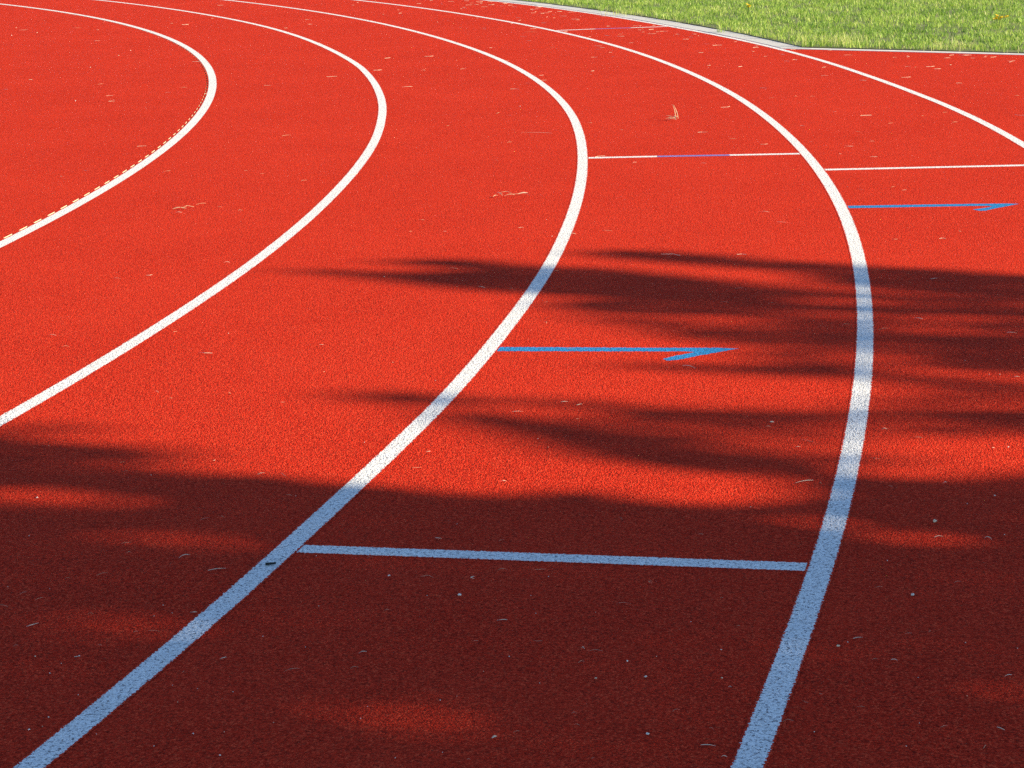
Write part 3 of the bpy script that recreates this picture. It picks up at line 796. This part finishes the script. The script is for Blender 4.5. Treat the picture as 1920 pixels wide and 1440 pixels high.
# ------------------------------------------------------------------ litter on the track
def straw_mesh(L, wid, bend, lift, kinked, seed):
    """a dry grass blade: flat tapering three-sided strip, curved or kinked, lying on the granules"""
    r = random.Random(seed)
    n = 8
    pts = []
    a = 0.0
    x = y = 0.0
    for i in range(n + 1):
        u = i / n
        pts.append((x, y, 0.0015 + lift * math.sin(math.pi * u)))
        if kinked and i == n // 2:
            a += r.choice((-1, 1)) * r.uniform(0.5, 1.4)
        a += bend / n * r.uniform(0.5, 1.5)
        x += L / n * math.cos(a)
        y += L / n * math.sin(a)
    mx, my = sum(q[0] for q in pts) / len(pts), sum(q[1] for q in pts) / len(pts)
    v, f = [], []
    for i, (px, py, pz) in enumerate(pts):
        u = i / n
        j, k2 = max(i - 1, 0), min(i + 1, n)
        t = Vector((pts[k2][0] - pts[j][0], pts[k2][1] - pts[j][1])).normalized()
        w = wid * 0.5 * (0.45 + 0.55 * math.sin(math.pi * min(1, u * 1.1 + 0.08)))
        v += [(px - mx - t.y * w, py - my + t.x * w, pz), (px - mx + t.y * w, py - my - t.x * w, pz), (px - mx, py - my, pz + w * 0.8)]
        if i:
            o3 = 3 * i
            f += [(o3 - 3, o3 - 2, o3 + 1, o3), (o3 - 2, o3 - 1, o3 + 2, o3 + 1), (o3 - 1, o3 - 3, o3, o3 + 2)]
    f += [(0, 2, 1), (3 * n, 3 * n + 1, 3 * n + 2)]
    return mesh('straw', v, f)


def lane_of(x, y):
    r = math.hypot(x - CX, y - CY)
    for i, (R, _, _) in enumerate(LANES):
        if r < R:
            return i
    return 5


PLACE = ('inside the leftmost white line', 'between the leftmost and the second white line', 'between the second and third white lines',
         'between the third and fourth white lines', 'between the fourth white line and the outermost one', 'beyond the outermost white line')


def in_shade(x, y):
    return shade_at(x, y) < 0.45


def inside(x, y, poly):
    c = False
    j = len(poly) - 1
    for i in range(len(poly)):
        xi, yi = poly[i]
        xj, yj = poly[j]
        if (yi > y) != (yj > y) and x < (xj - xi) * (y - yi) / (yj - yi) + xi:
            c = not c
        j = i
    return c


BOX = [(min(p[0] for p in q), max(p[0] for p in q), min(p[1] for p in q), max(p[1] for p in q)) for _, q in SHADE]


def shade_at(x, y):
    """how much sun reaches this spot of the ground in the photograph"""
    T = 1.0
    for (t, q), (x0, x1, y0, y1) in zip(SHADE, BOX):
        if x0 <= x <= x1 and y0 <= y <= y1 and inside(x, y, q):
            T = t
    return T


for i, (x, y, L, kind) in enumerate(STRAWS):
    d = math.hypot(x, y)
    ang = random.uniform(-0.75, 0.75)
    Lr = L / max(0.35, abs(math.cos(ang)))
    sh = in_shade(x, y)
    wid = {'s': 0.0013, 't': 0.0021, 'm': 0.0055}[kind] * (0.8 + d / 16)
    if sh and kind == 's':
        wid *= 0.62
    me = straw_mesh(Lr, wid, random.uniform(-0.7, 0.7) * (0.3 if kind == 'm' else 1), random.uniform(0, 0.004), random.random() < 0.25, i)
    mat = M_STRAW_PALE if kind in 'tm' else (random.choice((M_STRAW, M_STRAW, M_STRAW_PALE)) if not sh else random.choice((M_STRAW, M_STRAW_SHADE, M_STRAW_SHADE)))  # thin straws in the shade mostly take the shade-darkened colour
    thick = kind == 'm'
    lab = ('thick pale straw stub on the shaded foreground' if sh else 'thick pale straw stub on a sunny patch right of the middle') if thick else \
        '%s straw in the %s %s' % ('pale' if kind == 't' else 'thin', 'shade' if sh else 'sun', PLACE[lane_of(x, y)])
    o = link('straw', me, mat, label=lab, category='straw', group=('thick straw stubs' if thick else 'dry straws: ' + lab))
    o.location = (x, y, 0.0012)
    o.rotation_euler = (0, 0, ang + random.choice((0, math.pi)))

for i, (x, y, s, kind) in enumerate(STONES):
    rad = max(0.0016, s * 0.5) * (0.85 if kind == 'P' else 0.62)
    bm = bmesh.new()
    bmesh.ops.create_icosphere(bm, subdivisions=2, radius=1)
    off = Vector((i * 3.1, i * 1.7, 0))
    for w in bm.verts:
        q = 1 + 0.55 * mnoise.noise(w.co * 1.3 + off) + 0.2 * mnoise.noise(w.co * 3 + off)
        w.co = Vector((w.co.x * rad * 1.1 * q, w.co.y * rad * 0.85 * q, w.co.z * rad * 0.62 * q))
    me = bpy.data.meshes.new('pebble')
    bm.to_mesh(me)
    bm.free()
    sh = in_shade(x, y)
    big = kind == 'P'
    lab = '%s grit stone in the %s %s' % ('larger' if big else 'tiny', 'shade' if sh else 'sun', PLACE[lane_of(x, y)])
    o = link('pebble', me, M_STONE_T if (i % 4 == 1) else M_STONE, label=lab, category='pebble', group='grit: ' + lab)
    o.location = (x, y, 0.001 + rad * 0.35)
    o.rotation_euler = (0, 0, random.uniform(0, 6.28))


def straw_bundle(x, y, stalks, label, up=0, sx=0.045, sy=0.03, l0=0.05, l1=0.15):
    root = None
    for k in range(stalks):
        L = random.uniform(l0, l1)
        me = straw_mesh(L, random.uniform(0.003, 0.0055), random.uniform(-1, 1), random.uniform(0.002, 0.010), random.random() < .4, 900 + k + int(x * 100))
        a = random.gauss(0, 0.5) + (math.pi if random.random() < .5 else 0)
        M = Matrix.Translation((random.gauss(0, sx), random.gauss(0, sy), 0.002 + 0.002 * k)) @ Matrix.Rotation(a, 4, 'Z')
        me.transform(M)
        if root is None:
            root = link('straw_bundle', me, M_STRAW, label=label, category='straw', group='bundles of dry grass on the track')
            root.location = (x, y, 0.001)
        else:
            link('stalk', me, random.choice((M_STRAW, M_STRAW_PALE, M_STRAW)), root)
    for k in range(up):
        me = straw_mesh(random.uniform(0.07, 0.10), 0.005, 0.4, 0.0, False, 77 + k)
        me.transform(Matrix.Translation((0.015 + .01 * k, 0, 0.05)) @ Matrix.Rotation(RAD(70 + 30 * k), 4, 'Z') @ Matrix.Rotation(RAD(-86 + 14 * k), 4, 'Y'))
        link('stalk', me, M_STRAW, root)


straw_bundle(1.04, 12.55, 9, 'dry grass bundle with one stalk standing up, alone on the sunlit lane at upper right', 2, 0.02, 0.02, 0.03, 0.07)
straw_bundle(0.03, 9.61, 8, 'long flat strewn wisp of dry grass left of the third white line', 0, 0.04, 0.02, 0.03, 0.08)
straw_bundle(-1.55, 9.42, 3, 'short pale dry blade folded over, on the sunlit lane at left', 0, 0.012, 0.008, 0.04, 0.07)

# dark twig on the third line
bm = bmesh.new()
bmesh.ops.create_cone(bm, cap_ends=True, segments=7, radius1=0.0042, radius2=0.0026, depth=0.024)
for w in bm.verts:
    w.co = Vector((w.co.z, w.co.x + 6 * w.co.z ** 2, w.co.y * 0.8))
me = bpy.data.meshes.new('twig')
bm.to_mesh(me)
bm.free()
o = link('twig', me, M_TWIG, label='short black twig lying across the white line at lower left', category='twig')
o.location = (TWIG[0], TWIG[1], 0.0055)
o.rotation_euler = (0, 0, 0.25)

# fine clippings too many to count: mown grass blown across the far lanes and along the lawn's rim
NL = 7600
lx, ly = rng.uniform(-6.5, 6.5, NL), 6.5 + 22 * rng.random(NL) ** 0.9
lr = np.hypot(lx - CX, ly - CY)
ls = (lx - P0.x) * NRM.x + (ly - P0.y) * NRM.y
lt = np.degrees(np.arctan2(ly - CY, lx - CX))
near_edge = np.where(lt > TH0, RK0 - lr, -ls)                  # distance to the lawn
prob = 0.006 + 0.045 * np.exp(-near_edge / 2.6) + 0.85 * np.exp(-near_edge / 0.6) * clump(lx, ly, 0.3, 8) * 1.4
ok = (near_edge > 0.02) & (np.abs(lx / ly) < 0.36) & (rng.random(NL) < prob)
V, F = [], []
for x, y in zip(lx[ok], ly[ok]):
    L, a = random.uniform(0.02, 0.085), random.gauss(0, 0.6)
    w = random.uniform(0.0005, 0.0012) * (0.7 + y / 16)
    c_, s_ = math.cos(a), math.sin(a)
    bend = random.uniform(-.25, .25) * L
    n = len(V)
    for u, q in ((-1, 0), (0, 1), (1, 0)):
        px, py = u * L / 2, bend * q
        for ss, zz in ((-w, 0.003), (w, 0.003), (0, 0.003 + w)):
            V.append((x + px * c_ - (py + ss) * s_, y + px * s_ + (py + ss) * c_, zz))
    for k in (0, 3):
        F += [(n + k, n + k + 1, n + k + 4, n + k + 3), (n + k + 1, n + k + 2, n + k + 5, n + k + 4), (n + k + 2, n + k, n + k + 3, n + k + 5)]
link('grass_clippings', mesh('grass_clippings', V, F), M_STRAW_PALE, kind='stuff', label='fine dry grass clippings strewn over the far lanes', category='clippings')

# ------------------------------------------------------------------ the trees to the right whose shadow falls on the track
TREES = [  # trunk x, y, height, the ground span (y across the shadow) it shades, label
    (11.0, 0.86, 7.0, 'tall leafy tree right of the track whose crown shades the foreground'),
    (15.5, 3.75, 7.6, 'lower leafy tree right of the track whose branch tips draw the shadow stripes'),
]
sd = Vector((SUN.x, SUN.y)).normalized()
tan_el = math.tan(SUN_EL)
pts = [[], []]
cand = 150000
ux, uy = rng.uniform(-2.7, 5.0, cand), rng.uniform(1.3, 8.8, cand)
cell = {}
for x, y in zip(ux, uy):
    T = shade_at(x, y)
    if T > 0.97:
        continue
    tau = -math.log(T)
    if random.random() > tau / 3.6:
        continue
    w = y + 0.2 * x                                         # across the sun's direction
    k = 0 if w < 5.05 + 0.15 * math.sin(3 * x) else 1
    tx, ty = TREES[k][0], TREES[k][1]
    dist = (Vector((tx, ty)) - Vector((x, y))).dot(sd)         # along the ray, on the ground
    spread = 0.8 if k == 0 else 1.0
    dist += random.gauss(0, spread)
    pts[k].append((x + sd.x * dist, y + sd.y * dist, dist * tan_el))


def leaf(V, F, c, r, size):
    a = Vector((r.gauss(0, 1), r.gauss(0, 1), r.gauss(0, 1))).normalized()
    b2 = a.orthogonal().normalized()
    b2 = Matrix.Rotation(r.uniform(0, 6.28), 3, a) @ b2
    q = a.cross(b2)
    L, w = size * r.uniform(.8, 1.3), size * r.uniform(.32, .5)
    n = len(V)
    c = Vector(c)
    for s, t_, h_ in ((-.5, 0, 0), (-.1, 1, .1), (.25, .75, .1), (.5, 0, 0), (.25, -.75, .1), (-.1, -1, .1)):
        V.append(tuple(c + b2 * L * s + q * w * t_ + a * L * h_))
    F.append((n, n + 1, n + 2, n + 3))
    F.append((n, n + 3, n + 4, n + 5))


def tube(V, F, path, r0, r1, seg=6):
    base = len(V)
    n = len(path)
    for i, p_ in enumerate(path):
        t = (path[min(i + 1, n - 1)] - path[max(i - 1, 0)]).normalized()
        a = t.orthogonal().normalized()
        b2 = t.cross(a)
        rad = r0 + (r1 - r0) * i / (n - 1)
        for k in range(seg):
            an = 2 * math.pi * k / seg
            V.append(tuple(p_ + a * rad * math.cos(an) + b2 * rad * math.sin(an)))
    for i in range(n - 1):
        for k in range(seg):
            k2 = (k + 1) % seg
            F.append((base + i * seg + k, base + i * seg + k2, base + (i + 1) * seg + k2, base + (i + 1) * seg + k))


for k, (tx, ty, th, label) in enumerate(TREES):
    r = random.Random(40 + k)
    root = empty('leafy_tree', (0, 0, 0), label=label, category='tree', group='trees shading the track')
    V, F = [], []
    P = pts[k]
    for c in P:
        leaf(V, F, c, r, 0.058)
    # lower and outer parts of the crown, whose shadow falls beside the picture
    for _ in range(5200):
        a, q = r.uniform(0, 6.28), r.random() ** 0.5
        z = r.uniform(2.4, 3.7)
        rad = (1.3 if k == 0 else 1.1) * q
        leaf(V, F, (tx + rad * math.cos(a), ty + rad * math.sin(a) * 1.2, z + r.gauss(0, .1)), r, 0.06)
    link('crown', mesh('crown', V, F), M_LEAF, root)
    V, F = [], []
    top = Vector((tx, ty, 3.0))
    path = [Vector((tx + 0.03 * math.sin(z * 2), ty + 0.03 * math.cos(z * 1.7), z)) for z in np.linspace(0.0, 3.0, 9)]
    tube(V, F, path, 0.13 if k == 0 else 0.10, 0.07, 10)
    link('trunk', mesh('trunk', V, F), M_BARK, root)
    V, F = [], []
    for _ in range(34):
        c = Vector(r.choice(P))
        st = top + Vector((0, 0, r.uniform(-.5, 0)))
        mid = st.lerp(c, .5) + Vector((0, 0, -0.12))
        path = [st.lerp(mid, t).lerp(mid.lerp(c, t), t) for t in np.linspace(0, 1, 9)]
        tube(V, F, path, r.uniform(.014, .03), 0.004, 5)
    link('branch', mesh('branch', V, F), M_BARK, root)

# ------------------------------------------------------------------ light, sky, camera
w = bpy.data.worlds.new('World')
sc.world = w
w.use_nodes = True
nt = w.node_tree
bg = nt.nodes['Background']
sky = nt.nodes.new('ShaderNodeTexSky')
sky.sky_type = 'NISHITA'
sky.sun_disc = False
sky.sun_elevation = SUN_EL
sky.sun_rotation = math.atan2(SUN.x, SUN.y)
sky.air_density = 1.0
sky.dust_density = 0.0
sky.ozone_density = 3.3
nt.links.new(sky.outputs[0], bg.inputs[0])
bg.inputs[1].default_value = 0.086

ld = bpy.data.lights.new('sun', 'SUN')
ld.energy = 4.7
ld.angle = RAD(0.53)
ld.color = (1.0, 0.84, 0.57)
lo = bpy.data.objects.new('sun', ld)
col.objects.link(lo)
lo.rotation_euler = SUN.to_track_quat('Z', 'Y').to_euler()

cam = bpy.data.cameras.new('camera')
cam.sensor_width = 36
cam.lens = 3746.717 / 1920 * 36
cam.clip_start = 0.1
cam.clip_end = 1500
co = bpy.data.objects.new('camera', cam)
col.objects.link(co)
pitch, roll = 0.249013667, -0.0210936349
Rt, Up, Fw = Vector((1, 0, 0)), Vector((0, math.sin(pitch), math.cos(pitch))), Vector((0, math.cos(pitch), -math.sin(pitch)))
cr_, sr_ = math.cos(roll), math.sin(roll)
X = Rt * cr_ + Up * sr_
Y = Up * cr_ - Rt * sr_
Mx = Matrix((X, Y, -Fw)).transposed().to_4x4()
Mx.translation = (0, 0, 1.50572)
co.matrix_world = Mx
sc.camera = co

sc.render.engine = 'CYCLES'
sc.cycles.use_denoising = False
sc.cycles.max_bounces = 6
sc.cycles.diffuse_bounces = 3
sc.view_settings.view_transform = 'Standard'
sc.view_settings.look = 'None'
sc.view_settings.exposure = 1.36
sc.view_settings.gamma = 1.0
